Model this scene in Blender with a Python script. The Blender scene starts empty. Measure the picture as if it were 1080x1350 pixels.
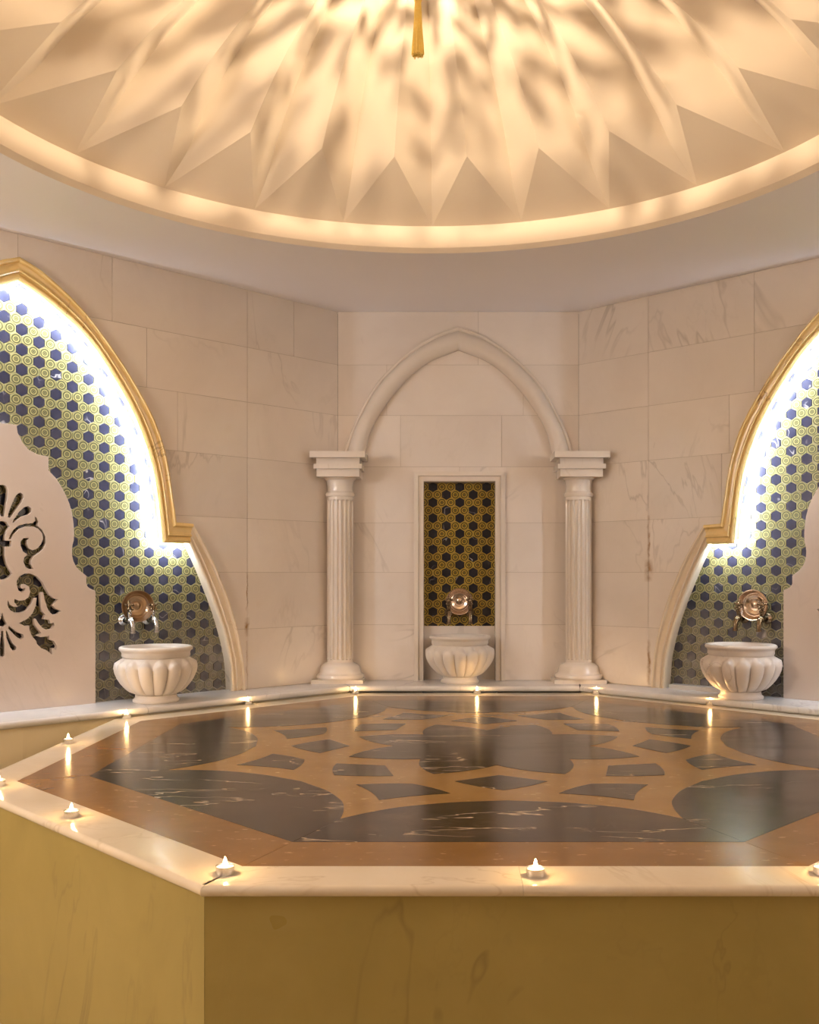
import bpy, bmesh, math, random
from math import sin, cos, pi, radians, sqrt, hypot, atan2
from mathutils import Vector, Matrix, noise
from mathutils.geometry import tessellate_polygon

random.seed(7)
SC = bpy.context.scene
COL = SC.collection

# ------------------------------------------------------------------ camera, world, exposure
CAM_Z = 1.24
FPX = 1285.0                                   # focal length in pixels of the 1080x1350 frame
cam_d = bpy.data.cameras.new('camera')
cam = bpy.data.objects.new('camera', cam_d)
COL.objects.link(cam)
cam.location = (0, 0, CAM_Z)
cam.rotation_euler = (radians(90), 0, 0)
cam_d.sensor_width = 36.0
cam_d.sensor_fit = 'AUTO'
cam_d.lens = FPX / 1350.0 * 36.0
cam_d.shift_x = -43.0 / 1350.0
cam_d.shift_y = 82.0 / 1350.0
cam_d.clip_start = 0.02
SC.camera = cam

world = bpy.data.worlds.new('world')
SC.world = world
world.use_nodes = True
world.node_tree.nodes['Background'].inputs[0].default_value = (0.9, 0.8, 0.7, 1)
world.node_tree.nodes['Background'].inputs[1].default_value = 0.02

vs = SC.view_settings
vs.view_transform = 'Standard'
vs.look = 'None'
vs.gamma = 1.0
vs.use_curve_mapping = False
vs.exposure = 0.65
SC.cycles.use_denoising = True
SC.cycles.max_bounces = 8
SC.cycles.diffuse_bounces = 4
SC.cycles.glossy_bounces = 4
SC.cycles.sample_clamp_indirect = 6.0
SC.cycles.blur_glossy = 0.5
SC.cycles.adaptive_threshold = 0.02
SC.cycles.caustics_reflective = False
SC.cycles.caustics_refractive = False

# light strengths
P_DOME = 52.0          # bulb in the pierced lamp under the dome
P_LED = 330.0            # cool strips behind the big arches
P_FILL = (38.0, 15.0)   # added globe fill lamps, out of view on the side walls
P_CANDLE = 0.19
P_FLAME = 60.0
DOME_RGB = (1.0, 0.76, 0.50)
LED_RGB = (0.74, 0.86, 1.0)
FILL_RGB = (1.0, 0.85, 0.70)
CANDLE_RGB = (1.0, 0.58, 0.22)

# ------------------------------------------------------------------ measured layout (metres)
D = 5.403                                       # back wall
ZC = 2.695                                      # flat ceiling
ZS = 0.62                                       # platform top
ZB = 0.652                                      # bench top
SX, SY = 0.177, 3.522                           # platform centre
AP_OUT, AP_BODY, AP_BORDER, AP_DARK = 1.587, 1.574, 1.4515, 1.264
DX, DY, DR = -0.055, 2.870, 1.53                # dome centre and radius
CLX, CRX = -0.578, 0.757                        # back wall corners
TILE_DEP = 0.075
ROWS = [ZB, 0.96, 1.25, 1.525, 1.835, 2.12, 2.40, ZC]

class Plane:
    """A wall face: s runs along the wall from its origin, dep goes into the wall."""
    def __init__(self, ox, oy, dx, dy, nx, ny):
        self.o = (ox, oy); self.d = (dx, dy); self.n = (nx, ny)   # n points into the room
    def p(self, s, dep, z):
        return Vector((self.o[0] + self.d[0]*s - self.n[0]*dep, self.o[1] + self.d[1]*s - self.n[1]*dep, z))
    def rz(self):                               # rotation that turns local -Y to face the room
        return atan2(self.n[1], self.n[0]) + pi/2

Q = sqrt(0.5)
RA = radians(46.5)
WL = Plane(CLX, D, -Q, -Q, Q, -Q)
WR = Plane(CRX, D, sin(RA), -cos(RA), -cos(RA), -sin(RA))
WB = Plane(0, D, 1, 0, 0, -1)
LEN_L, LEN_R = 3.48, 3.30
ARCH_L, ARCH_R = 1.748, 1.606                   # centre lines of the big arches

# ------------------------------------------------------------------ node helpers
class NT:
    def __init__(self, name):
        self.m = bpy.data.materials.new(name); self.m.use_nodes = True
        self.t = self.m.node_tree; self.t.nodes.clear()
        self.out = self.n('ShaderNodeOutputMaterial')
    def n(self, typ, **kw):
        nd = self.t.nodes.new(typ)
        for k, v in kw.items(): setattr(nd, k, v)
        return nd
    def l(self, a, b): self.t.links.new(a, b)
    def set(self, sock, v):
        if hasattr(v, 'is_linked') or hasattr(v, 'links'): self.l(v, sock)
        else: sock.default_value = v
    def math(self, op, a, b=0.0, c=None, clamp=False):
        nd = self.n('ShaderNodeMath', operation=op); nd.use_clamp = clamp
        self.set(nd.inputs[0], a); self.set(nd.inputs[1], b)
        if c is not None: self.set(nd.inputs[2], c)
        return nd.outputs[0]
    def mix(self, fac, a, b, blend='MIX'):
        nd = self.n('ShaderNodeMix', data_type='RGBA', blend_type=blend)
        self.set(nd.inputs[0], fac)
        for i, v in ((6, a), (7, b)):
            if isinstance(v, tuple) and len(v) == 3: v = v + (1,)
            self.set(nd.inputs[i], v)
        return nd.outputs[2]
    def ramp(self, fac, stops, interp='LINEAR'):
        nd = self.n('ShaderNodeValToRGB'); cr = nd.color_ramp; cr.interpolation = interp
        while len(cr.elements) > 1: cr.elements.remove(cr.elements[-1])
        for k, (p, c) in enumerate(stops):
            if k == 0: e = cr.elements[0]; e.position = p
            else: e = cr.elements.new(p)
            e.color = (c, c, c, 1) if not isinstance(c, tuple) else (c + (1,) if len(c) == 3 else c)
        self.l(fac, nd.inputs[0]); return nd.outputs[0]
    def noise(self, vec, scale, detail=4, rough=0.55, dist=0.0):
        nd = self.n('ShaderNodeTexNoise')
        self.l(vec, nd.inputs['Vector']); nd.inputs['Scale'].default_value = scale
        nd.inputs['Detail'].default_value = detail; nd.inputs['Roughness'].default_value = rough
        nd.inputs['Distortion'].default_value = dist
        return nd.outputs[0]
    def obj_vec(self, shift=True, stretch=(1, 1, 1)):
        tc = self.n('ShaderNodeTexCoord'); mp = self.n('ShaderNodeMapping')
        mp.inputs['Scale'].default_value = stretch
        self.l(tc.outputs['Object'], mp.inputs['Vector'])
        if shift:
            oi = self.n('ShaderNodeObjectInfo')
            v = self.n('ShaderNodeVectorMath', operation='SCALE'); v.inputs[0].default_value = (13.7, 29.1, 7.3)
            self.l(oi.outputs['Random'], v.inputs['Scale'])
            self.l(v.outputs[0], mp.inputs['Location'])
        return mp.outputs[0]
    def bsdf(self, color, rough=0.4, metal=0.0, spec=0.5, coat=0.0, emit=None, strength=0.0, bump=None, bump_s=0.1, ior=1.5, sss=0.0):
        b = self.n('ShaderNodeBsdfPrincipled')
        if isinstance(color, tuple) and len(color) == 3: color = color + (1,)
        self.set(b.inputs['Base Color'], color); self.set(b.inputs['Roughness'], rough)
        b.inputs['Metallic'].default_value = metal; b.inputs['IOR'].default_value = ior
        b.inputs['Coat Weight'].default_value = coat; b.inputs['Specular IOR Level'].default_value = spec
        if sss:
            b.inputs['Subsurface Weight'].default_value = sss
            b.inputs['Subsurface Radius'].default_value = (0.02, 0.012, 0.006)
        if emit:
            b.inputs['Emission Color'].default_value = emit + (1,); b.inputs['Emission Strength'].default_value = strength
        if bump is not None:
            bp = self.n('ShaderNodeBump'); bp.inputs['Strength'].default_value = bump_s; bp.inputs['Distance'].default_value = 0.004
            self.l(bump, bp.inputs['Height']); self.l(bp.outputs[0], b.inputs['Normal'])
        self.l(b.outputs[0], self.out.inputs[0])
        return self.m

def vein(t, vec, scale, width, dist=1.5, detail=5):
    """thin wandering lines: 1 on the line, 0 off it"""
    nz = t.noise(vec, scale, detail, 0.6, dist)
    d = t.math('ABSOLUTE', t.math('SUBTRACT', nz, 0.5))
    return t.math('SUBTRACT', 1.0, t.math('DIVIDE', d, width), clamp=True)

def mat_marble(name, base, cloud, veincol, rough=0.22, vein_amt=0.5, vary=0.07, rust=0.0, scale=1.0, streak=None):
    t = NT(name)
    vec = t.obj_vec(True, (1, 1, 1))
    vec2 = t.obj_vec(True, (1.0, 1.0, 0.55))
    c = t.mix(t.ramp(t.noise(vec, 1.7*scale, 5, 0.6, 0.4), [(0.35, 0.0), (0.7, 1.0)]), base, cloud)
    gate = t.ramp(t.noise(vec, 1.3*scale, 2), [(0.47, 0.0), (0.66, 1.0)])
    v = t.math('MULTIPLY', vein(t, vec2, 0.9*scale, 0.011, 1.4), gate)
    v2 = t.math('MULTIPLY', vein(t, vec2, 2.6*scale, 0.012, 0.3), t.math('MULTIPLY', gate, 0.18))
    v = t.math('MULTIPLY', t.math('MAXIMUM', v, v2), vein_amt)
    c = t.mix(v, c, veincol)
    if rust:
        r = t.ramp(t.noise(vec, 3.1, 3, 0.7), [(0.66, 0.0), (0.78, 1.0)])
        c = t.mix(t.math('MULTIPLY', r, rust), c, (0.50, 0.28, 0.08))
    if streak:
        ox, oy, dx, dy, s0, spans = streak
        sp = t.n('ShaderNodeSeparateXYZ'); tc2 = t.n('ShaderNodeTexCoord'); t.l(tc2.outputs['Object'], sp.inputs[0])
        along = t.math('ADD', t.math('MULTIPLY', t.math('SUBTRACT', sp.outputs[0], ox), dx), t.math('MULTIPLY', t.math('SUBTRACT', sp.outputs[1], oy), dy))
        wob = t.math('MULTIPLY_ADD', t.noise(tc2.outputs['Object'], 18.0, 3), 0.030, s0 - 0.015)
        off = t.math('ABSOLUTE', t.math('SUBTRACT', along, wob))
        for z0, z1, wd in spans:
            a_ = t.math('SUBTRACT', 1.0, t.math('DIVIDE', off, wd), clamp=True)
            b_ = t.math('SUBTRACT', 1.0, t.math('DIVIDE', t.math('ABSOLUTE', t.math('SUBTRACT', sp.outputs[2], (z0+z1)/2)), (z1-z0)/2), clamp=True)
            f_ = t.math('MULTIPLY', t.math('MULTIPLY', a_, t.math('POWER', b_, 0.4)), t.ramp(t.noise(tc2.outputs['Object'], 26.0, 3), [(0.3, 0.3), (0.6, 1.0)]))
            c = t.mix(f_, c, (0.30, 0.15, 0.035))
    oi = t.n('ShaderNodeObjectInfo')
    hsv = t.n('ShaderNodeHueSaturation')
    t.l(t.math('MULTIPLY_ADD', oi.outputs['Random'], vary, 1.0 - vary*0.5), hsv.inputs['Value'])
    t.l(c, hsv.inputs['Color'])
    rg = t.math('MULTIPLY_ADD', t.noise(vec, 6.0, 3), 0.12, rough - 0.06)
    return t.bsdf(hsv.outputs[0], rg)

M = {}
WALL_ARGS = ((0.78, 0.705, 0.64), (0.70, 0.62, 0.555), (0.34, 0.28, 0.24), 0.24, 0.42, 0.10, 0.12, 1.0)
M['wall'] = mat_marble('wall_marble', *WALL_ARGS)
M['wall_rust'] = mat_marble('rust_streaked_wall_marble', *WALL_ARGS, (CRX, D, sin(RA), -cos(RA), 0.446, [(1.27, 1.55, 0.011), (1.20, 1.32, 0.030), (0.66, 0.90, 0.013)]))
M['wall_stain'] = mat_marble('stained_wall_marble', *WALL_ARGS, (CLX, D, -sqrt(0.5), -sqrt(0.5), 0.594, [(0.92, 1.02, 0.016), (1.05, 1.25, 0.005), (0.70, 0.90, 0.004)]))
M['screen'] = mat_marble('screen_marble', (0.62, 0.53, 0.465), (0.575, 0.48, 0.415), (0.38, 0.30, 0.25), 0.30, 0.2, 0.02)
M['column'] = mat_marble('column_marble', (0.74, 0.665, 0.59), (0.68, 0.60, 0.52), (0.5, 0.40, 0.28), 0.16, 0.4, 0.04)
M['bowl'] = mat_marble('bowl_marble', (0.73, 0.67, 0.61), (0.69, 0.625, 0.56), (0.50, 0.45, 0.42), 0.32, 0.25, 0.03, scale=2.0)
M['bowl_veined'] = mat_marble('veined_bowl_marble', (0.71, 0.64, 0.585), (0.66, 0.585, 0.53), (0.33, 0.26, 0.23), 0.32, 0.75, 0.03, scale=2.6)
M['bench'] = mat_marble('bench_marble', (0.68, 0.655, 0.64), (0.57, 0.55, 0.54), (0.33, 0.31, 0.30), 0.16, 0.5, 0.05, 0.08, 1.6)
M['coping'] = mat_marble('coping_marble', (0.80, 0.715, 0.58), (0.74, 0.63, 0.47), (0.52, 0.40, 0.25), 0.14, 0.45, 0.06, scale=1.4)
M['body'] = mat_marble('platform_marble', (0.40, 0.315, 0.10), (0.34, 0.265, 0.078), (0.20, 0.15, 0.055), 0.30, 0.5, 0.06, scale=1.5)
M['riser'] = mat_marble('riser_marble', (0.70, 0.60, 0.42), (0.64, 0.54, 0.36), (0.45, 0.36, 0.24), 0.30, 0.3, 0.06)
M['honey'] = mat_marble('glow_tinted_marble', (0.86, 0.67, 0.33), (0.76, 0.54, 0.21), (0.30, 0.17, 0.07), 0.18, 0.9, 0.06, scale=2.2)  # golden strip-light glow of the upper arches painted into the marble colour
M['cream'] = mat_marble('cream_marble', (0.80, 0.70, 0.56), (0.75, 0.63, 0.47), (0.42, 0.30, 0.2), 0.22, 0.7, 0.06, scale=2.0)
M['mortar'] = NT('mortar').bsdf((0.46, 0.39, 0.32), 0.8)
M['grout'] = NT('grout').bsdf((0.62, 0.59, 0.58), 0.7)
M['grout_c'] = NT('dark_grout').bsdf((0.17, 0.12, 0.055), 0.7)

t = NT('ceiling_plaster')
v = t.obj_vec(False)
M['plaster'] = t.bsdf(t.mix(t.noise(v, 2.0, 3), (0.88, 0.85, 0.88), (0.85, 0.81, 0.84)), 0.55, bump=t.noise(v, 60, 3), bump_s=0.04)
t = NT('dome_plaster')
v = t.obj_vec(False)
M['dome'] = t.bsdf(t.mix(t.noise(v, 3.0, 3), (0.86, 0.76, 0.64), (0.83, 0.72, 0.59)), 0.5, bump=t.noise(v, 40, 3), bump_s=0.03)
t = NT('floor_stone')
v = t.obj_vec(False)
M['floor'] = t.bsdf(t.mix(t.noise(v, 4.0, 5), (0.62, 0.50, 0.30), (0.52, 0.40, 0.22)), 0.25)

# brown border and tan field stone
def mat_tan(name, a, b, fleck):
    t = NT(name)
    vec = t.obj_vec(True)
    c = t.mix(t.ramp(t.noise(vec, 3.0, 6, 0.65, 0.3), [(0.3, 0.0), (0.7, 1.0)]), a, b)
    fl = t.ramp(t.noise(t.obj_vec(True, (0.55, 1.6, 1)), 42.0, 3, 0.6), [(0.655, 0.0), (0.70, 1.0)])
    c = t.mix(t.math('MULTIPLY', fl, 0.55), c, fleck)
    wet = t.noise(t.obj_vec(False, (0.6, 1.6, 1)), 4.0, 4, 0.6)
    rg = t.math('MULTIPLY_ADD', wet, 0.22, 0.10)
    return t.bsdf(c, rg, spec=0.36, bump=t.noise(vec, 9.0, 3), bump_s=0.035)
M['tan'] = mat_tan('tan_limestone', (0.38, 0.225, 0.080), (0.32, 0.18, 0.058), (0.66, 0.44, 0.2))
M['border'] = mat_tan('brown_limestone', (0.30, 0.155, 0.048), (0.22, 0.11, 0.032), (0.60, 0.36, 0.15))

# dark emperador
t = NT('dark_emperador')
vec = t.obj_vec(True)
tc = t.n('ShaderNodeTexCoord'); oi = t.n('ShaderNodeObjectInfo'); mp = t.n('ShaderNodeMapping')
t.l(tc.outputs['Object'], mp.inputs['Vector']); mp.inputs['Scale'].default_value = (0.35, 1.5, 1)
cb = t.n('ShaderNodeCombineXYZ'); t.l(t.math('MULTIPLY', oi.outputs['Random'], 6.28), cb.inputs[2]); t.l(cb.outputs[0], mp.inputs['Rotation'])
cb2 = t.n('ShaderNodeCombineXYZ'); t.l(t.math('MULTIPLY', oi.outputs['Random'], 71.0), cb2.inputs[0]); t.l(cb2.outputs[0], mp.inputs['Location'])
lin = mp.outputs[0]
c = t.mix(t.ramp(t.noise(vec, 5.0, 6, 0.65, 0.5), [(0.35, 0.0), (0.75, 1.0)]), (0.020, 0.013, 0.009), (0.060, 0.038, 0.024))
v1 = t.math('MULTIPLY', vein(t, lin, 2.2, 0.0065, 0.15, 5), t.ramp(t.noise(vec, 3.4, 3), [(0.46, 0.0), (0.57, 1.0)]))
v2 = t.math('MULTIPLY', vein(t, vec, 9.0, 0.022, 0.8, 5), t.ramp(t.noise(vec, 4.0, 3), [(0.48, 0.0), (0.66, 0.7)]))
c = t.mix(v2, c, (0.22, 0.125, 0.06))
c = t.mix(v1, c, (0.66, 0.52, 0.38))
rg = t.math('MULTIPLY_ADD', t.noise(t.obj_vec(False, (0.6, 1.6, 1)), 4.0, 4, 0.6), 0.22, 0.09)
M['dark'] = t.bsdf(c, rg, spec=0.55, bump=t.noise(vec, 9.0, 3), bump_s=0.035)

# hexagon tiles: limescale film grows towards the bench (own shape: patchy noise by height)
def scale_film(t, c, amount):
    geo = t.n('ShaderNodeNewGeometry')
    sep = t.n('ShaderNodeSeparateXYZ'); t.l(geo.outputs['Position'], sep.inputs[0])
    h = t.n('ShaderNodeMapRange'); h.inputs['From Min'].default_value = 1.12; h.inputs['From Max'].default_value = 0.80
    t.l(sep.outputs['Z'], h.inputs['Value'])
    nz = t.noise(geo.outputs['Position'], 9.0, 4, 0.6)
    f = t.math('MULTIPLY', h.outputs[0], t.ramp(nz, [(0.30, 0.15), (0.65, 1.0)]), clamp=True)
    return t.mix(t.math('MULTIPLY', f, amount), c, (0.30, 0.27, 0.25))
def mat_navy(name, film, k=1.0):
    t = NT(name)
    vec = t.obj_vec(True)
    c = t.mix(t.noise(vec, 14.0, 4), (0.013*k, 0.014*k, 0.030*k), (0.027*k, 0.029*k, 0.058*k))
    c = t.mix(t.math('MULTIPLY', vein(t, vec, 6.0, 0.010, 0.6, 2), t.ramp(t.noise(vec, 5.0, 2), [(0.55, 0.0), (0.62, 1.0)])), c, (0.45, 0.42, 0.42))
    if film: c = scale_film(t, c, film)
    return t.bsdf(c, 0.22)
def mat_ring(name, base, base2, dark, film):
    t = NT(name)
    uv = t.n('ShaderNodeUVMap'); uv.uv_map = 'hex'
    sep = t.n('ShaderNodeSeparateXYZ'); t.l(uv.outputs[0], sep.inputs[0])
    r = t.math('SQRT', t.math('ADD', t.math('MULTIPLY', sep.outputs[0], sep.outputs[0]), t.math('MULTIPLY', sep.outputs[1], sep.outputs[1])))
    ring = t.ramp(r, [(0.0, 1.0), (0.13, 1.0), (0.16, 0.45), (0.22, 0.45), (0.25, 1.0), (0.37, 1.0), (0.41, 0.0),
                      (0.56, 0.0), (0.60, 1.0), (0.79, 1.0), (0.83, 0.05), (1.0, 0.05)])
    vec = t.obj_vec(True)
    c = t.mix(t.noise(vec, 30.0, 3), base, base2)
    c = t.mix(ring, c, dark)
    if film: c = scale_film(t, c, film)
    return t.bsdf(c, 0.28)
M['navy'] = mat_navy('navy_tile', 0.66)
M['ring'] = mat_ring('ringed_tile', (0.37, 0.335, 0.150), (0.30, 0.265, 0.105), (0.045, 0.042, 0.014), 0.78)
M['navy_c'] = mat_navy('dimmed_navy_tile', 0.0, 0.3)  # navy tile darkened to how it looks under warm light
M['ring_c'] = mat_ring('gold_ringed_tile', (0.50, 0.345, 0.042), (0.40, 0.265, 0.028), (0.020, 0.014, 0.003), 0.0)

def mat_metal(name, col, rough):
    t = NT(name); vec = t.obj_vec(True)
    return t.bsdf(t.mix(t.noise(vec, 25, 3), col, tuple(x*0.75 for x in col)), rough, 1.0)
M['chrome'] = mat_metal('tap_chrome', (0.62, 0.63, 0.66), 0.16)
M['bronze'] = mat_metal('tap_bronze', (0.26, 0.19, 0.12), 0.22)
M['copper'] = mat_metal('bowl_silvered_copper', (0.80, 0.66, 0.54), 0.22)
M['copper_dark'] = mat_metal('bowl_aged_copper', (0.52, 0.38, 0.25), 0.30)
M['brass'] = mat_metal('lamp_brass', (0.80, 0.56, 0.24), 0.3)
M['alu'] = mat_metal('candle_cup_aluminium', (0.88, 0.87, 0.85), 0.25)
M['wax'] = NT('candle_wax').bsdf((0.92, 0.88, 0.80), 0.4, sss=0.3)
M['wick'] = NT('wick').bsdf((0.05, 0.04, 0.03), 0.8)
M['flame'] = NT('flame').bsdf((0.0, 0.0, 0.0), 1.0, emit=(1.0, 0.66, 0.30), strength=P_FLAME)
M['led'] = NT('led').bsdf((0.8, 0.8, 0.8), 0.5, emit=LED_RGB, strength=P_LED)
M['globe1'] = NT('fill_globe_glow').bsdf((0.9, 0.9, 0.9), 0.4, emit=FILL_RGB, strength=P_FILL[0])
M['globe2'] = NT('dim_fill_globe_glow').bsdf((0.9, 0.9, 0.9), 0.4, emit=FILL_RGB, strength=P_FILL[1])
t = NT('tassel_silk'); v = t.obj_vec(False)
M['tassel'] = t.bsdf(t.mix(t.noise(v, 160, 2), (0.95, 0.64, 0.10), (1.0, 0.82, 0.30)), 0.35)

# ------------------------------------------------------------------ mesh helpers
def tag(o, label=None, cat=None, group=None, kind=None):
    if label: o['label'] = label
    if cat: o['category'] = cat
    if group: o['group'] = group
    if kind: o['kind'] = kind
    return o
def link(name, me, parent=None, loc=(0, 0, 0), rot=(0, 0, 0)):
    o = bpy.data.objects.new(name, me); COL.objects.link(o)
    o.location = loc; o.rotation_euler = rot
    if parent is not None: o.parent = parent
    return o
def empty(name, loc=(0, 0, 0), rz=0.0):
    o = link(name, None, None, loc, (0, 0, rz)); o.empty_display_size = 0.1
    return o
def make(name, verts, faces, mat, smooth=None, fix=True):
    """mesh data from lists; smooth = auto-smooth angle in degrees"""
    me = bpy.data.meshes.new(name)
    me.from_pydata([tuple(v) for v in verts], [], faces)
    bm = bmesh.new(); bm.from_mesh(me)
    bmesh.ops.remove_doubles(bm, verts=bm.verts, dist=1e-6)
    if fix: bmesh.ops.recalc_face_normals(bm, faces=bm.faces)
    if smooth is not None:
        lim = radians(smooth)
        for f in bm.faces: f.smooth = True
        for e in bm.edges:
            if len(e.link_faces) == 2 and e.calc_face_angle(0) > lim: e.smooth = False
    bm.to_mesh(me); bm.free()
    if mat is not None: me.materials.append(mat)
    return me
def build(name, verts, faces, mat, parent=None, smooth=None, loc=(0, 0, 0), rot=(0, 0, 0)):
    return link(name, make(name, verts, faces, mat, smooth), parent, loc, rot)

class MB:
    def __init__(self): self.v = []; self.f = []
    def add(self, vs, fs):
        b = len(self.v); self.v += [Vector(x) for x in vs]; self.f += [tuple(i + b for i in f) for f in fs]; return self
    def box(self, x0, x1, y0, y1, z0, z1, mat=None):
        vs = [Vector((x, y, z)) for z in (z0, z1) for y in (y0, y1) for x in (x0, x1)]
        if mat is not None: vs = [mat @ q for q in vs]
        return self.add(vs, [(0, 2, 3, 1), (4, 5, 7, 6), (0, 1, 5, 4), (2, 6, 7, 3), (0, 4, 6, 2), (1, 3, 7, 5)])
    def lathe(self, prof, seg=32, mat=None, mod=None, cap=False):
        """prof: (r, z) list around Z; mod(r, z, phi) -> r"""
        vs = []; n = len(prof)
        for (r, z) in prof:
            for k in range(seg):
                a = 2*pi*k/seg
                rr = mod(r, z, a) if mod else r
                vs.append(Vector((rr*cos(a), rr*sin(a), z)))
        fs = [(i*seg + k, i*seg + (k+1) % seg, (i+1)*seg + (k+1) % seg, (i+1)*seg + k) for i in range(n-1) for k in range(seg)]
        if cap:
            fs.append(tuple(reversed(range(seg)))); fs.append(tuple((n-1)*seg + k for k in range(seg)))
        if mat is not None: vs = [mat @ q for q in vs]
        return self.add(vs, fs)
    def tube(self, pts, rad, seg=10):
        pts = [Vector(p) for p in pts]; n = len(pts)
        if not isinstance(rad, (list, tuple)): rad = [rad]*n
        vs = []; up = None
        for i, p in enumerate(pts):
            d = (pts[min(i+1, n-1)] - pts[max(i-1, 0)]).normalized()
            if up is None: up = d.orthogonal().normalized()
            up = (up - d*up.dot(d)).normalized(); sd = d.cross(up)
            for k in range(seg):
                a = 2*pi*k/seg
                vs.append(p + (up*cos(a) + sd*sin(a))*rad[i])
        fs = [(i*seg + k, i*seg + (k+1) % seg, (i+1)*seg + (k+1) % seg, (i+1)*seg + k) for i in range(n-1) for k in range(seg)]
        fs += [tuple(reversed(range(seg))), tuple((n-1)*seg + k for k in range(seg))]
        return self.add(vs, fs)
    def prism(self, outer, holes, place, a, b, bevel=0.0):
        """polygon with holes; place(u, v, h) -> point; from height a to b"""
        loops = [outer] + list(holes)
        tri = tessellate_polygon([[Vector((u, v, 0)) for u, v in lp] for lp in loops])
        flat = [q for lp in loops for q in lp]; n = len(flat)
        vs = [place(u, v, a) for u, v in flat] + [place(u, v, b) for u, v in flat]
        fs = [tuple(x) for x in tri] + [tuple(i + n for i in reversed(x)) for x in tri]
        k = 0
        for lp in loops:
            m = len(lp)
            for i in range(m):
                j = (i+1) % m
                fs.append((k+i, k+j, k+j+n, k+i+n))
            k += m
        return self.add(vs, fs)
    def build(self, name, mat, parent=None, smooth=None, loc=(0, 0, 0), rot=(0, 0, 0)):
        return build(name, self.v, self.f, mat, parent, smooth, loc, rot)
    def mesh(self, name, mat, smooth=None): return make(name, self.v, self.f, mat, smooth)

def world_xyz(u, v, h): return Vector((u, v, h))
def resample(pts, n, closed=False):
    pts = [Vector((p[0], p[1])) for p in pts]
    L = [0.0]
    for i in range(1, len(pts)): L.append(L[-1] + (pts[i] - pts[i-1]).length)
    out = []
    for k in range(n):
        t = L[-1]*k/(n-1); i = 1
        while i < len(L)-1 and L[i] < t: i += 1
        w = 0 if L[i] == L[i-1] else (t - L[i-1])/(L[i] - L[i-1])
        out.append(pts[i-1].lerp(pts[i], w))
    return out
def spline(pts, n):
    """Catmull-Rom through pts, resampled evenly to n points"""
    P = [Vector((p[0], p[1])) for p in pts]
    P = [P[0]*2 - P[1]] + P + [P[-1]*2 - P[-2]]
    dense = []
    for i in range(1, len(P)-2):
        for k in range(12):
            u = k/12.0
            dense.append(0.5*((2*P[i]) + (P[i+1]-P[i-1])*u + (2*P[i-1]-5*P[i]+4*P[i+1]-P[i+2])*u*u + (-P[i-1]+3*P[i]-3*P[i+1]+P[i+2])*u**3))
    dense.append(P[-2])
    return resample(dense, n)

# ------------------------------------------------------------------ the setting
END_L = (WL.p(LEN_L, 0, 0).x, WL.p(LEN_L, 0, 0).y)
END_R = (WR.p(LEN_R, 0, 0).x, WR.p(LEN_R, 0, 0).y)
YF = -1.7
ROOM = [(CLX, D), (CRX, D), END_R, (END_R[0], YF), (END_L[0], YF), END_L]

fl = MB().prism(ROOM, [], world_xyz, -0.05, 0.0).build('floor', M['floor'])
tag(fl, 'honey stone floor around the foot of the platform', 'floor', kind='structure')

def circle(r, n, ph=0.0): return [(DX + r*cos(2*pi*k/n + ph), DY + r*sin(2*pi*k/n + ph)) for k in range(n)]
NSEG = 192
ce = MB().prism([(x*1.02, y + (0.05 if y > 4 else 0)) for x, y in ROOM], [circle(DR + 0.022, NSEG)], world_xyz, ZC, ZC + 0.03).build('ceiling', M['plaster'])
tag(ce, 'flat white plaster ceiling around the round dome opening', 'ceiling', kind='structure')

# dome: 24 V-shaped grooves whose tips touch the rim, leaning triangles between them
TIP0 = radians(90 - 0.4)
Z0 = 2.81
def to_dome(r, a, z): return Vector((DX + r*cos(a), DY + r*sin(a), z))
VAL = [(1.53, 2.81), (1.44, 2.853), (1.349, 2.903), (1.28, 2.962), (1.215, 3.016), (1.087, 3.10), (0.965, 3.167), (0.827, 3.225), (0.68, 3.277), (0.50, 3.325), (0.30, 3.36), (0.06, 3.375)]
RID = [(1.14, 2.955), (1.05, 3.022), (0.94, 3.09), (0.80, 3.16), (0.65, 3.22), (0.48, 3.285), (0.29, 3.34), (0.06, 3.37)]
valley = spline(VAL, 23)
ridge = spline(RID, 15)
NV = len(valley) - len(ridge)
def petal_mesh(i):
    m = MB(); a0 = TIP0 + i*radians(15)
    for sgn in (-1, 1):
        a1 = a0 + sgn*radians(7.5)
        vv = [to_dome(p.x, a0, p.y) for p in valley]
        rr = [to_dome(p.x, a1, p.y) for p in ridge]
        vs = vv + rr; nv = len(vv); fs = []
        for k in range(NV): fs.append((k, k+1, nv))
        for k in range(len(rr)-1): fs.append((NV+k, NV+k+1, nv+k+1, nv+k))
        m.add(vs, fs)
    return m
for i in range(24):
    petal_mesh(i).build('dome_petal', M['dome'], ce, smooth=14)
for i in range(24):
    a0 = TIP0 + i*radians(15); n = 6
    rim = [to_dome(DR, a0 + radians(15)*k/n, Z0) for k in range(n+1)]
    foot = to_dome(RID[0][0], a0 + radians(7.5), RID[0][1])
    build('dome_triangle', rim + [foot], [(k, k+1, n+1) for k in range(n)], M['dome'], ce)
m = MB()
prof = [(DR, Z0), (DR, ZC + 0.018), (DR + 0.022, ZC)]
vs = [to_dome(r, 2*pi*k/NSEG, z) for (r, z) in prof for k in range(NSEG)]
m.add(vs, [(i*NSEG + k, i*NSEG + (k+1) % NSEG, (i+1)*NSEG + (k+1) % NSEG, (i+1)*NSEG + k) for i in range(2) for k in range(NSEG)])
m.build('dome_rim', M['dome'], ce, smooth=30)
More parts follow.
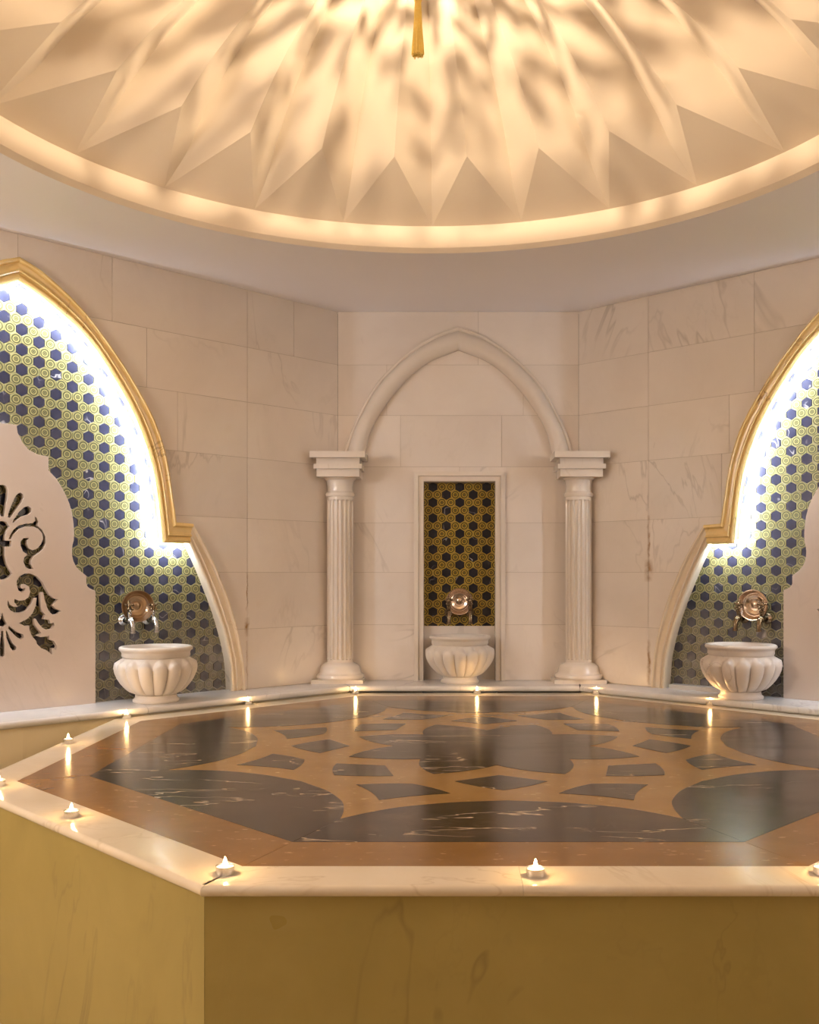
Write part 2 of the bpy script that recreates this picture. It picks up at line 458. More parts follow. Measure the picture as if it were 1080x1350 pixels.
# solid cap above the dome so no light leaks in from outside
m = MB(); cap = circle(DR + 0.2, 48)
m.prism(cap, [], world_xyz, 3.5, 3.53)
m.add([Vector((x, y, z)) for z in (ZC + 0.02, 3.5) for x, y in cap], [(k, (k+1) % 48, 48 + (k+1) % 48, 48 + k) for k in range(48)])
m.build('dome_shell', M['mortar'], ce)

# walls ------------------------------------------------
# half outlines of the big arches: (half width, height)
OUT_UP = [(0.0, 2.592), (0.108, 2.545), (0.279, 2.420), (0.437, 2.247), (0.531, 2.122), (0.629, 1.965), (0.690, 1.798), (0.723, 1.615), (0.743, 1.489)]
IN_UP = [(0.0, 2.497), (0.160, 2.412), (0.314, 2.296), (0.448, 2.126), (0.553, 1.950), (0.626, 1.755), (0.658, 1.593), (0.680, 1.390)]
OUT_SH = [(0.743, 1.489), (0.833, 1.485)]
IN_SH = [(0.680, 1.390), (0.819, 1.390)]
OUT_LO = [(0.833, 1.485), (0.939, 1.317), (1.048, 1.078), (1.112, 0.847), (1.133, ZB)]
IN_LO = [(0.819, 1.390), (0.905, 1.205), (0.990, 0.997), (1.042, 0.816), (1.057, ZB)]
MID = [tuple((a + b)*0.5) for a, b in zip(spline(OUT_UP, 30), spline(IN_UP, 30))] + \
      [tuple((a + b)*0.5) for a, b in zip(spline(OUT_LO, 20), spline(IN_LO, 20))]
def arch_half(z):
    """half width of the hole cut in the wall (hidden under the moulding)"""
    if z >= MID[0][1]: return 0.0
    if z <= MID[-1][1]: return MID[-1][0]
    for (w0, z0), (w1, z1) in zip(MID, MID[1:]):
        if z1 <= z <= z0 and z0 > z1: return w0 + (w1 - w0)*(z0 - z)/(z0 - z1)
    return 0.0
NICHE_C, NICHE_H, NICHE_T = 0.0967, 0.1977, 1.753
def niche_half(z): return NICHE_H + 0.012 if z < NICHE_T + 0.012 else 0.0

def strip_cell(m, W, s0, s1, z0, z1, c, half, d0, d1, n=14, gap=0.0008, seams=()):
    """the part of one wall cell left outside the opening, as prisms"""
    zs = sorted(set([z0 + gap, z1 - gap] + [z for z in seams if z0 + gap < z < z1 - gap] + [z0 + (z1-z0)*k/n for k in range(1, n)]))
    any_ = False
    for side in (-1, 1):
        rows = []
        for z in zs:
            h = half(z)
            if side > 0: a, b = max(s0 + gap, c + h), s1 - gap
            else: a, b = s0 + gap, min(s1 - gap, c - h)
            if h == 0.0 and side > 0: a = max(s0 + gap, c)
            if h == 0.0 and side < 0: b = min(s1 - gap, c)
            rows.append((z, a, b))
        for (za, a0, b0), (zb, a1, b1) in zip(rows, rows[1:]):
            if b0 - a0 < 1e-4 and b1 - a1 < 1e-4: continue
            b0, b1 = max(a0, b0), max(a1, b1)
            q = [(a0, za), (b0, za), (b1, zb), (a1, zb)]
            m.add([W.p(s, d0, z) for s, z in q] + [W.p(s, d1, z) for s, z in q],
                  [(0, 1, 2, 3), (4, 7, 6, 5), (0, 4, 5, 1), (1, 5, 6, 2), (2, 6, 7, 3), (3, 7, 4, 0)])
            any_ = True
    return any_

def stone_wall(name, W, length, s_start, c, half, joints, label, seams=(), core_depth=0.066, mat='wall'):
    core = MB()
    strip_cell(core, W, s_start, s_start + length, 0.0, ZC, c, half, 0.0022, core_depth, 90, 0.0, seams)
    w = core.build(name, M['mortar']); tag(w, label, 'wall', kind='structure')
    for r in range(len(ROWS)-1):
        js = [s_start] + joints[r] + [s_start + length]
        for a, b in zip(js, js[1:]):
            m = MB()
            if strip_cell(m, W, a, b, ROWS[r], ROWS[r+1], c, half, 0.0, 0.02, 16, 0.0009, seams):
                m.build('marble_slab', M[mat], w)
    return w

JL = [[0.592, 2.90], [0.592, 2.90], [0.592, 1.00, 2.50, 2.90], [0.592, 2.90], [0.592, 0.989, 2.50, 2.90], [0.592, 1.15, ARCH_L, 2.35, 2.90], [0.30, 0.592, 1.322, ARCH_L, 2.17, 2.90]]
JR = [[0.444, 2.76], [0.444, 2.76], [0.444, 2.76], [0.444, 0.86, 2.35, 2.76], [0.444, 0.90, 2.31, 2.76], [0.444, 1.03, ARCH_R, 2.18, 2.76], [0.444, 1.03, ARCH_R, 2.18, 2.76]]
JB = [[NICHE_C], [NICHE_C], [NICHE_C], [NICHE_C], [-0.231, 0.33], [-0.307, 0.45], [0.20]]
wall_l = stone_wall('wall_left', WL, LEN_L, 0.0, ARCH_L, arch_half, JL, 'beige marble slab wall with pointed tiled niche and carved floral screen', mat='wall_stain')
wall_r = stone_wall('wall_right', WR, LEN_R, 0.0, ARCH_R, arch_half, JR, 'beige marble slab wall with rust-streaked joint and pointed tiled niche', mat='wall_rust')
seam = (NICHE_T + 0.0119, NICHE_T + 0.0121)
wall_b = stone_wall('wall_back', WB, CRX - CLX, CLX, NICHE_C, niche_half, JB, 'narrow marble slab wall between two columns', seam)
for nm, a, b, lb in (('wall_west', (END_L[0], YF), END_L, 'plain side wall beyond the carved screen'), ('wall_east', END_R, (END_R[0], YF), 'plain side wall beyond the niche with veined basin'),
                     ('wall_front', (END_R[0], YF), (END_L[0], YF), 'plain wall at the entrance side')):
    m = MB(); d = Vector((b[0]-a[0], b[1]-a[1], 0)).normalized(); nrm = Vector((-d.y, d.x, 0))*0.05
    A, B = Vector((a[0], a[1], 0)), Vector((b[0], b[1], 0)); H = Vector((0, 0, ZC))
    m.add([A, B, B+H, A+H, A+nrm, B+nrm, B+nrm+H, A+nrm+H], [(0, 1, 2, 3), (4, 7, 6, 5), (0, 4, 5, 1), (1, 5, 6, 2), (2, 6, 7, 3), (3, 7, 4, 0)])
    w = m.build(nm, M['wall']); tag(w, lb, 'wall', kind='structure')

# hexagon tiling -----------------------------------------
TW, TR = 0.0503, 0.0438                         # tile pitch, row pitch
def hex_mesh(name, mat):
    bm = bmesh.new(); R = TW/sqrt(3)*0.925
    top = [Vector((R*sin(pi/3*k), -0.0055, R*cos(pi/3*k))) for k in range(6)]
    edge = [Vector((R*1.022*sin(pi/3*k), -0.0046, R*1.022*cos(pi/3*k))) for k in range(6)]
    bot = [Vector((R*1.022*sin(pi/3*k), 0.001, R*1.022*cos(pi/3*k))) for k in range(6)]
    V = [bm.verts.new(p) for p in top + edge + bot]
    bm.faces.new(V[:6])
    for a in (0, 6):
        for k in range(6): bm.faces.new([V[a+k], V[a+(k+1) % 6], V[a+6+(k+1) % 6], V[a+6+k]])
    bmesh.ops.recalc_face_normals(bm, faces=bm.faces)
    bm.normal_update()
    if bm.faces[0].normal.y > 0: bmesh.ops.reverse_faces(bm, faces=bm.faces)
    uv = bm.loops.layers.uv.new('hex')
    for f in bm.faces:
        for l in f.loops: l[uv].uv = (l.vert.co.x/(TW*0.5), l.vert.co.z/(TW*0.5))
    me = bpy.data.meshes.new(name); bm.to_mesh(me); bm.free(); me.materials.append(mat)
    return me
def px(p):
    return 583 + p.x/p.y*FPX, 757 - (p.z - CAM_Z)/p.y*FPX
def tile_field(wall, W, s0, z0, inside, smin, smax, zmin, zmax, mats, backing, nmax=300, shown=lambda x, y, p: True):
    """s0,z0: centre of one navy tile"""
    panel = backing
    navy, ring = hex_mesh('navy_tile', mats[0]), hex_mesh('ringed_tile', mats[1])
    rz = W.rz(); cells = {'navy_tile': [], 'ringed_tile': []}
    r0, r1 = int((zmin - z0)/TR) - 2, int((zmax - z0)/TR) + 2
    c0, c1 = int((smin - s0)/TW) - 3, int((smax - s0)/TW) + 3
    for r in range(r0, r1):
        for c in range(c0, c1):
            s = s0 + (c + 0.5*(r % 2))*TW; z = z0 + r*TR
            if not inside(s, z): continue
            dark = (c - (1 if r % 2 else 0)) % 3 == 0
            p = W.p(s, TILE_DEP + random.uniform(0.0, 0.0008), z)
            x, y = px(p)
            vis = -8 < x < 1088 and -8 < y < 1358 and shown(x, y, p)
            cells['navy_tile' if dark else 'ringed_tile'].append((not vis, p.y, s, z, p))
    for kind, me in (('navy_tile', navy), ('ringed_tile', ring)):
        L = sorted(cells[kind], key=lambda q: (q[0], q[1]))
        k = 0
        rest = []
        for (hid, _, s, z, p) in L:
            if not hid and k < nmax:
                o = link(kind, me, panel, p, (random.uniform(-0.006, 0.006), 0, rz + random.uniform(-0.006, 0.006))); k += 1
            else: rest.append(p)
        if rest:
            bm = bmesh.new()
            for p in rest:
                n0 = len(bm.verts); bm.from_mesh(me); bm.verts.ensure_lookup_table()
                mt = Matrix.Translation(p) @ Matrix.Rotation(rz, 4, 'Z')
                for vtx in bm.verts[n0:]: vtx.co = mt @ vtx.co
            m2 = bpy.data.meshes.new(kind + '_field'); bm.to_mesh(m2); bm.free(); m2.materials.append(me.materials[0])
            tag(link(kind + '_field', m2, panel), kind='stuff')

def arch_inside(c):
    def f(s, z):
        if z < ZB - 0.027: return False
        return abs(s - c) < arch_half(z) + 0.012 and z < MID[0][1]
    return f
def grout_panel(wall, W, c):
    m = MB()
    m.add([W.p(c + sg*1.16, dp, z) for dp in (TILE_DEP + 0.0005, TILE_DEP + 0.03) for sg, z in ((-1, ZB - 0.03), (1, ZB - 0.03), (1, 2.66), (-1, 2.66))],
          [(0, 1, 2, 3), (4, 7, 6, 5), (0, 4, 5, 1), (1, 5, 6, 2), (2, 6, 7, 3), (3, 7, 4, 0)])
    return m.build('grout_backing', M['grout'], wall)
SCR_L, SCR_R = 1.801, 1.575                      # centre lines of the pierced screens
def not_behind(c):                               # tiles fully hidden by the carved screen need not be single objects
    return lambda x, y, p: not (p.z < 1.13 and abs((p - Vector((W_.p(c, 0, 0).x, W_.p(c, 0, 0).y, p.z))).dot(Vector((W_.d[0], W_.d[1], 0)))) < 0.33)
W_ = WL
tile_field(wall_l, WL, 1.628, 1.912, arch_inside(ARCH_L), ARCH_L-1.15, ARCH_L+1.15, ZB, 2.6, (M['navy'], M['ring']), grout_panel(wall_l, WL, ARCH_L), 300, not_behind(SCR_L))
W_ = WR
tile_field(wall_r, WR, 1.257, 1.695, arch_inside(ARCH_R), ARCH_R-1.15, ARCH_R+1.15, ZB, 2.6, (M['navy'], M['ring']), grout_panel(wall_r, WR, ARCH_R), 300, not_behind(SCR_R))
m = MB(); m.box(NICHE_C - 0.23, NICHE_C + 0.23, D + TILE_DEP + 0.0005, D + TILE_DEP + 0.03, ZB - 0.03, NICHE_T + 0.03)
gb = m.build('grout_backing', M['grout_c'], wall_b)
tile_field(wall_b, WB, -0.0516, 1.730, lambda s, z: abs(s - NICHE_C) < NICHE_H + 0.016 and 0.925 < z < NICHE_T + 0.018, NICHE_C - 0.25, NICHE_C + 0.25, 0.92, NICHE_T + 0.02, (M['navy_c'], M['ring_c']), gb)
# marble splash panel under the tiles and the cheeks of the small niche
m = MB(); m.box(NICHE_C - NICHE_H - 0.01, NICHE_C + NICHE_H + 0.01, D + TILE_DEP - 0.018, D + TILE_DEP + 0.001, ZB - 0.01, 0.950)
m.build('splash_slab', M['wall'], wall_b)

# arch mouldings -----------------------------------------
PROFILE = [(0.0, 0.003), (0.0, -0.020), (0.05, -0.026), (0.14, -0.027), (0.19, -0.021), (0.22, -0.014), (0.27, -0.012), (0.50, -0.011), (0.545, -0.013),
           (0.56, -0.020), (0.62, -0.022), (0.66, -0.018), (0.68, -0.010), (0.72, -0.009), (0.78, -0.014), (0.87, -0.018), (0.95, -0.015), (1.0, -0.007),
           (1.0, 0.003), (0.78, 0.003), (0.78, 0.082)]
def sweep(m, W, c, sg, outer, inner, prof):
    n = len(outer); k = len(prof)
    vs = []
    for o, i in zip(outer, inner):
        for a, dp in prof:
            q = o.lerp(i, a)
            vs.append(W.p(c + sg*q.x, dp, q.y))
    fs = [(i*k + j, i*k + j+1, (i+1)*k + j+1, (i+1)*k + j) for i in range(n-1) for j in range(k-1)]
    fs += [tuple(range(k)), tuple((n-1)*k + j for j in reversed(range(k)))]
    m.add(vs, fs)
def big_arch(name, W, c, label, upper, lower):
    root = empty(name, W.p(c, 0, ZB)); tag(root, label, 'arch moulding', kind='structure')
    back = -Vector(root.location)
    for sg in (1, -1):
        up = list(zip(spline(OUT_UP, 41), spline(IN_UP, 41)))
        cuts = [0, 16, 40] if sg > 0 else [0, 22, 40]
        segs = [('upper_moulding', upper, [a for a, b in up[i:j+1]], [b for a, b in up[i:j+1]]) for i, j in zip(cuts, cuts[1:])]
        segs.append(('shoulder_moulding', upper, resample(OUT_SH, 2), resample(IN_SH, 2)))
        lo = list(zip(spline(OUT_LO, 25), spline(IN_LO, 25)))
        segs.append(('lower_moulding', lower, [a for a, b in lo], [b for a, b in lo]))
        for nm, mt, o, i in segs:
            m = MB(); sweep(m, W, c, sg, o, i, PROFILE)
            m.build(nm, mt, root, smooth=28, loc=back)
    # cool strip tucked behind the inner lip of the upper arch
    led = MB()
    for sg in (1, -1):
        o, i = spline(OUT_UP, 41), spline(IN_UP, 41)
        ppf = [(0.785, 0.0032), (0.87, 0.0032), (0.87, 0.0092), (0.785, 0.0092), (0.785, 0.0032)]
        sweep(led, W, c, sg, o[1:], i[1:], ppf)
        sweep(led, W, c, sg, resample(OUT_SH, 2), resample(IN_SH, 2), ppf)
    return led
led_l = big_arch('trim_1', WL, ARCH_L, 'marble pointed arch moulding, golden glow painted in, around the niche with floral carving visible', M['honey'], M['cream'])
led_r = big_arch('trim_2', WR, ARCH_R, 'marble pointed arch moulding, golden glow painted in, with dark streak beside the rust-marked wall', M['honey'], M['cream'])
tag(led_l.build('light_strip', M['led']), 'cool white light strip tucked behind arch moulding above floral screen', 'light strip', 'niche light strips')
tag(led_r.build('light_strip', M['led']), 'cool white light strip tucked behind arch moulding above the veined basin', 'light strip', 'niche light strips')

# pointed blind arch between the columns
BK = D/FPX
def bx(x, y, k=BK): return ((x - 583)*k, CAM_Z + (757 - y)*k)
C_OUT = [bx(604.5, 432), bx(571, 444), bx(532, 470.5), bx(497, 506), bx(474, 546), bx(461, 575), bx(453, 600)]
C_IN = [bx(604.5, 462), bx(563, 479.5), bx(528, 510), bx(502, 545), bx(489, 570), bx(481, 600)]
ARCH_B = C_OUT[0][0]
PROF_B = [(0.0, 0.003), (0.0, -0.016), (0.04, -0.022), (0.12, -0.024), (0.17, -0.020), (0.19, -0.024), (0.30, -0.042), (0.45, -0.054), (0.62, -0.058), (0.80, -0.052), (0.93, -0.038), (1.0, -0.020), (1.0, 0.003)]
root = empty('trim_3', (ARCH_B, D, 1.9)); tag(root, 'plain rounded marble pointed arch resting on the two columns', 'arch moulding', kind='structure')
for sg in (1, -1):
    o = [Vector((abs(q.x - ARCH_B), q.y)) for q in spline(C_OUT, 33)]; i = [Vector((abs(q.x - ARCH_B), q.y)) for q in spline(C_IN, 33)]
    m = MB(); sweep(m, WB, ARCH_B, sg, o, i, PROF_B)
    m.build('arch_half', M['column'], root, smooth=35, loc=-Vector(root.location))

# frame around the small niche
root = empty('trim_4', (NICHE_C, D, ZB)); tag(root, 'stepped marble frame around the narrow gold and navy tiled niche', 'niche frame', kind='structure')
fx0, fx1, fz = -0.1556, 0.349, 1.808
PF = [(0.0, 0.003), (0.0, -0.016), (0.42, -0.020), (0.46, -0.014), (0.50, -0.009), (0.93, -0.009), (1.0, -0.004), (1.0, TILE_DEP)]
nx0, nx1 = NICHE_C - NICHE_H, NICHE_C + NICHE_H
for nm, o, i in (('jamb', [(fx0, ZB), (fx0, fz)], [(nx0, ZB), (nx0, NICHE_T)]), ('head', [(fx0, fz), (fx1, fz)], [(nx0, NICHE_T), (nx1, NICHE_T)]), ('jamb', [(fx1, fz), (fx1, ZB)], [(nx1, NICHE_T), (nx1, ZB)])):
    m = MB(); sweep(m, WB, 0.0, 1, [Vector(q) for q in o], [Vector(q) for q in i], PF)
    m.build(nm, M['column'], root, loc=-Vector(root.location))

# ------------------------------------------------------------------ bench along the walls
YB = 5.115
bl = -(5.600 - YB)                               # front corner x on the side of the carved screen
br_dir = WR.d
brx = 0.722
def bench_pts(side):
    if side == 'b': return [(CLX, D), (CRX, D), (brx, YB), (bl, YB)]
    if side == 'l':
        e = WL.p(LEN_L, 0.0, 0); w0 = WL.p(0, 0.0, 0); f = Vector((bl, YB, 0)) + Vector((WL.d[0], WL.d[1], 0))*(LEN_L - 0.1)
        return [(w0.x, w0.y), (bl, YB), (f.x, f.y), (e.x, e.y)]
    e = WR.p(LEN_R, 0.0, 0); w0 = WR.p(0, 0.0, 0); f = Vector((brx, YB, 0)) + Vector((WR.d[0], WR.d[1], 0))*(LEN_R - 0.1)
    return [(w0.x, w0.y), (e.x, e.y), (f.x, f.y), (brx, YB)]
bench = empty('marble_bench', (0.1, 5.25, 0.0)); tag(bench, 'low white marble bench running along the walls behind the platform', 'bench')
boff = -Vector(bench.location)
def nosed_slab(m, back0, back1, front1, front0, ztop, thick, r=0.012, nz=6):
    """slab between a back edge and a front edge, front edge rounded"""
    prof = [(0.0, -thick)] + [(1.0, -thick + r*(1 - cos(a)), r*sin(a)) for a in ()]
    n0 = Vector((front0[0], front0[1], 0)); n1 = Vector((front1[0], front1[1], 0))
    e = (n1 - n0).normalized(); out = Vector((e.y, -e.x, 0))
    if out.dot(n0 - Vector((back0[0], back0[1], 0))) < 0: out = -out
    sec = []
    for k in range(nz*2 + 1):
        a = -pi/2 + pi*k/(nz*2)
        sec.append((r*cos(a) - r, ztop - thick/2 + (thick/2)*sin(a)))
    vs = []
    for b_, f_ in ((back0, n0), (back1, n1)):
        vs.append(Vector((b_[0], b_[1], ztop - thick)))
        for dx_, z_ in sec: vs.append(Vector((f_.x, f_.y, z_)) + Vector((out.x, out.y, 0))*dx_)
        vs.append(Vector((b_[0], b_[1], ztop)))
    k = len(sec) + 2
    fs = [(j, (j+1) % k, k + (j+1) % k, k + j) for j in range(k)] + [tuple(range(k)), tuple(2*k - 1 - j for j in range(k))]
    m.add(vs, fs)
def lerp2(a, b, t): return (a[0] + (b[0]-a[0])*t, a[1] + (b[1]-a[1])*t)
def bench_run(back, front, cuts):
    for t0, t1 in zip(cuts, cuts[1:]):
        L = hypot(front[1][0]-front[0][0], front[1][1]-front[0][1]); g = 0.0007/L
        m = MB(); nosed_slab(m, lerp2(*back, t0+g), lerp2(*back, t1-g), lerp2(*front, t1-g), lerp2(*front, t0+g), ZB, 0.030)
        m.build('seat_slab', M['bench'], bench, smooth=40, loc=boff)
P = bench_pts('b'); bench_run((P[0], P[1]), (P[3], P[2]), [0, 1.0])
P = bench_pts('l'); bench_run((P[0], P[3]), (P[1], P[2]), [0, 0.34, 0.66, 1.0])
P = bench_pts('r'); bench_run((P[0], P[1]), (P[3], P[2]), [0, 0.30, 0.62, 1.0])
def riser(a, b):
    m = MB(); d = Vector((b[0]-a[0], b[1]-a[1], 0)).normalized(); nrm = Vector((-d.y, d.x, 0))
    if nrm.dot(Vector((SX - a[0], SY - a[1], 0))) > 0: nrm = -nrm
    A = Vector((a[0], a[1], 0)) + nrm*0.016; B = Vector((b[0], b[1], 0)) + nrm*0.016; H = Vector((0, 0, ZB - 0.031)); n = nrm*0.02
    m.add([A, B, B+H, A+H, A+n, B+n, B+n+H, A+n+H], [(0, 1, 2, 3), (4, 7, 6, 5), (0, 4, 5, 1), (1, 5, 6, 2), (2, 6, 7, 3), (3, 7, 4, 0)])
    m.build('riser_panel', M['riser'], bench, loc=boff)
m = MB(); q = [WR.p(s_, d_, 0) for s_, d_ in ((0.565, 0.0), (0.86, 0.0), (0.86, 0.066), (0.565, 0.066))]
m.prism([(v_.x, v_.y) for v_ in q], [], world_xyz, ZB, ZB + 0.022)
m.build('niche_sill', M['bench'], wall_r)
for w_, W, c_, h_ in ((wall_l, WL, ARCH_L, 1.075), (wall_r, WR, ARCH_R, 1.075), (wall_b, WB, NICHE_C, 0.205)):
    m = MB(); q = [W.p(c_ + s_*h_, d_, 0) for s_, d_ in ((-1, 0.0005), (1, 0.0005), (1, 0.078), (-1, 0.078))]
    m.prism([(v_.x, v_.y) for v_ in q], [], world_xyz, ZB - 0.03, ZB - 0.0002)
    m.build('niche_floor', M['bench'], w_)
P = bench_pts('l')
for t0, t1 in ((0.0, 0.5), (0.5, 1.0)): riser(lerp2(P[1], P[2], t0), lerp2(P[1], P[2], t1))
P = bench_pts('r')
for t0, t1 in ((0.0, 0.5), (0.5, 1.0)): riser(lerp2(P[3], P[2], t0), lerp2(P[3], P[2], t1))

# ------------------------------------------------------------------ octagonal platform
plat = empty('octagonal_platform', (SX, SY, 0.0)); tag(plat, 'octagonal marble heated platform with dark star inlay in tan stone', 'platform')
V8 = [radians(22.5 + 45*k) for k in range(8)]
def oc(ap, k): r = ap/cos(pi/8); return (r*cos(V8[k % 8]), r*sin(V8[k % 8]))
def loc_xyz(u, v, h): return Vector((u, v, h))
# sides
for k in range(8):
    a, b = oc(AP_BODY, k), oc(AP_BODY, k+1); ai, bi = oc(AP_BODY - 0.03, k), oc(AP_BODY - 0.03, k+1)
    m = MB(); m.prism([lerp2(a, b, 0.0005), lerp2(a, b, 0.9995), lerp2(ai, bi, 0.9995), lerp2(ai, bi, 0.0005)], [], loc_xyz, 0.0, ZS - 0.023)
    m.build('side_panel', M['body'], plat)
# coping with rounded nose, cut into slabs
CUTS = {0: [0, .5, 1], 1: [0, .48, 1], 2: [0, .33, .72, 1], 3: [0, .5, 1], 4: [0, .37, .73, 1], 5: [0, .675, 1], 6: [0, .4, 1], 7: [0, .5, 1]}
# side k runs from vertex k to k+1; k=5 is the front side
CUTS[4] = [0, .47, .665, 1]
CUTS[5] = [0, .488, 1]
for k in range(8):
    fo = (oc(AP_OUT, k), oc(AP_OUT, k+1)); bi = (oc(AP_BORDER + 0.0006, k), oc(AP_BORDER + 0.0006, k+1))
    for t0, t1 in zip(CUTS[k], CUTS[k][1:]):
        g = 0.00025/1.3
        m = MB(); nosed_slab(m, lerp2(*bi, t0+g), lerp2(*bi, t1-g), lerp2(*fo, t1-g), lerp2(*fo, t0+g), ZS, 0.023, 0.0115)
        m.build('coping_slab', M['coping'], plat, smooth=40)
# brown border
for k in range(8):
    a, b, c, d = oc(AP_BORDER, k), oc(AP_BORDER, k+1), oc(AP_DARK + 0.0006, k+1), oc(AP_DARK + 0.0006, k)
    g = 0.0006
    m = MB(); m.prism([lerp2(a, b, g), lerp2(a, b, 1-g), lerp2(d, c, 1-g), lerp2(d, c, g)], [], loc_xyz, ZS - 0.03, ZS - 0.0003)
    m.build('border_slab', M['border'], plat)
def pol(r, deg): return (r*cos(radians(deg)), r*sin(radians(deg)))
# tan field (shows between the dark inlays)
fld = [oc(AP_DARK, k) for k in range(8)]
m = MB(); m.prism(fld, [], loc_xyz, ZS - 0.03, ZS - 0.0008)
m.build('tan_field', M['tan'], plat)
def inlay(name, pts, mat='dark', top=0.0):
    m = MB(); m.prism(pts, [], loc_xyz, ZS - 0.012, ZS + top); return m.build(name, M[mat], plat)
edge = [(22.5, 1.135), (20.9, 1.064), (18, .983), (14, .925), (9.3, .882), (4.3, .862), (0, .850)]
edge_xy = [pol(r, a) for a, r in edge]
half = [tuple(q) for q in spline(edge_xy, 14)]
full = half + [(x, -y) for x, y in reversed(half[:-1])]
def rot2(pts, deg):
    c, s = cos(radians(deg)), sin(radians(deg)); return [(x*c - y*s, x*s + y*c) for x, y in pts]
for k in range(8):
    v = AP_DARK/cos(pi/8) - 0.0012
    piece = [(AP_DARK - 0.0010, v*sin(radians(22.5)) - 0.0008)] + [(x, y - (0.0008 if y > 0.3 else -0.0008 if y < -0.3 else 0)) for x, y in full] + [(AP_DARK - 0.0010, -v*sin(radians(22.5)) + 0.0008)]
    inlay('edge_inlay', rot2(piece, 45*k))
def bowed(pts, bow):
    """closed polygon with each side bowed by a fraction of its length (+ = outwards)"""
    out = []; n = len(pts)
    cxm, cym = sum(p[0] for p in pts)/n, sum(p[1] for p in pts)/n
    for i in range(n):
        a, b = pts[i], pts[(i+1) % n]; L = hypot(b[0]-a[0], b[1]-a[1]); nx, ny = (b[1]-a[1])/L, -(b[0]-a[0])/L
        if nx*((a[0]+b[0])/2 - cxm) + ny*((a[1]+b[1])/2 - cym) < 0: nx, ny = -nx, -ny
        for t in (0, .25, .5, .75):
            h = bow[i]*L*4*t*(1-t); out.append((a[0] + (b[0]-a[0])*t + nx*h, a[1] + (b[1]-a[1])*t + ny*h))
    return out
for k in range(8):
    d1 = bowed([pol(.512, 0), pol(.617, 13), pol(.722, 0), pol(.617, -13)], [0.0, 0.05, 0.05, 0.0])
    inlay('diamond_inlay', rot2(d1, 45*k))
    d2 = bowed([pol(.690, 0), pol(.778, 11.1), pol(.915, 0), pol(.778, -11.1)], [0.05, -0.05, -0.05, 0.05])
    inlay('kite_inlay', rot2(d2, 45*k + 22.5))
star = []
for k in range(8):
    tip, nt, nx_ = pol(.535, 45*k + 22.5), pol(.352, 45*k), pol(.352, 45*(k+1))
    for a, b in ((nt, tip), (tip, nx_)):
        L = hypot(b[0]-a[0], b[1]-a[1]); n1 = ((b[1]-a[1])/L, -(b[0]-a[0])/L)
        for t in (0, .2, .4, .6, .8):
            h = 0.085*L*4*t*(1-t)*(1.0 if True else 0)
            star.append((a[0] + (b[0]-a[0])*t + n1[0]*h, a[1] + (b[1]-a[1])*t + n1[1]*h))
inlay('star_inlay', star)

# ------------------------------------------------------------------ columns
def shaft_mod(R, z0, z1):
    def f(r, z, a):
        if z < z0 + 0.02 or z > z1 - 0.02: return r
        u = (a/(2*pi)*18) % 1.0
        x = (u - 0.5)/0.36
        return r - (0.0105*sqrt(max(0.0, 1 - x*x)) if abs(x) < 1 else 0.0)
    return f
def make_column(x, label, mirror):
    y = 5.335; k = y/FPX
    t = empty('marble_column', (x, y, ZB)); tag(t, label, 'column', 'fluted marble columns', 'thing')
    ztop = CAM_Z + (757 - 599)*k - ZB
    def zz(py): return CAM_Z + (757 - py)*k - ZB
    R = 17.3*k
    # base: footing slab and two rounded rings
    b = MB(); b.box(-0.145, 0.135, -0.115, 0.06, 0.0, 0.020)
    base = b.build('base', M['column'], t)
    MB().lathe([(0.10, 0.018), (0.128, 0.020), (0.133, 0.030), (0.130, 0.044), (0.118, 0.050), (0.114, 0.056), (0.113, 0.066), (0.106, 0.088), (0.092, 0.100), (0.080, 0.104), (R, 0.110)], 48).build('base_ring', M['column'], base, smooth=35)
    z0, z1 = 0.104, zz(655)
    zs = [z0, z0 + 0.019, z0 + 0.024, z0 + 0.040, z1 - 0.040, z1 - 0.024, z1 - 0.019, z1]
    MB().lathe([(R, z) for z in zs], 18*10, mod=shaft_mod(R, z0, z1)).build('shaft', M['column'], t, smooth=40)
    ca = MB().lathe([(R, z1 - 0.004), (R + 0.007, z1), (R + 0.010, z1 + 0.010), (R + 0.007, z1 + 0.020), (R - 0.001, z1 + 0.026), (R - 0.003, z1 + 0.050), (R + 0.003, zz(634)), (R + 0.016, zz(632) + 0.002), (R + 0.018, zz(629))], 48).build('neck', M['column'], t, smooth=40)
    cap = MB()
    cap.box(-27.5*k, 27.5*k, -27.5*k, 0.07, zz(631), zz(621))
    cap.build('capital_block', M['column'], t)
    MB().box(-31*k, 31*k, -31*k, 0.07, zz(621), zz(615)).build('capital_slab', M['column'], t)
    MB().box(-28*k, 28*k, -28*k, 0.07, zz(615), zz(607)).build('capital_block', M['column'], t)
    MB().box(-35.5*k, 35.5*k, -35.5*k, 0.07, zz(607), zz(599)).build('capital_slab', M['column'], t)
    for ch in t.children:
        if mirror: ch.scale.x = 1
    return t
make_column((448.5 - 583)*5.335/FPX, 'fluted marble column on the carved floral screen side of the narrow niche', False)
make_column((763.0 - 583)*5.335/FPX, 'fluted marble column on the veined basin side of the narrow niche', True)

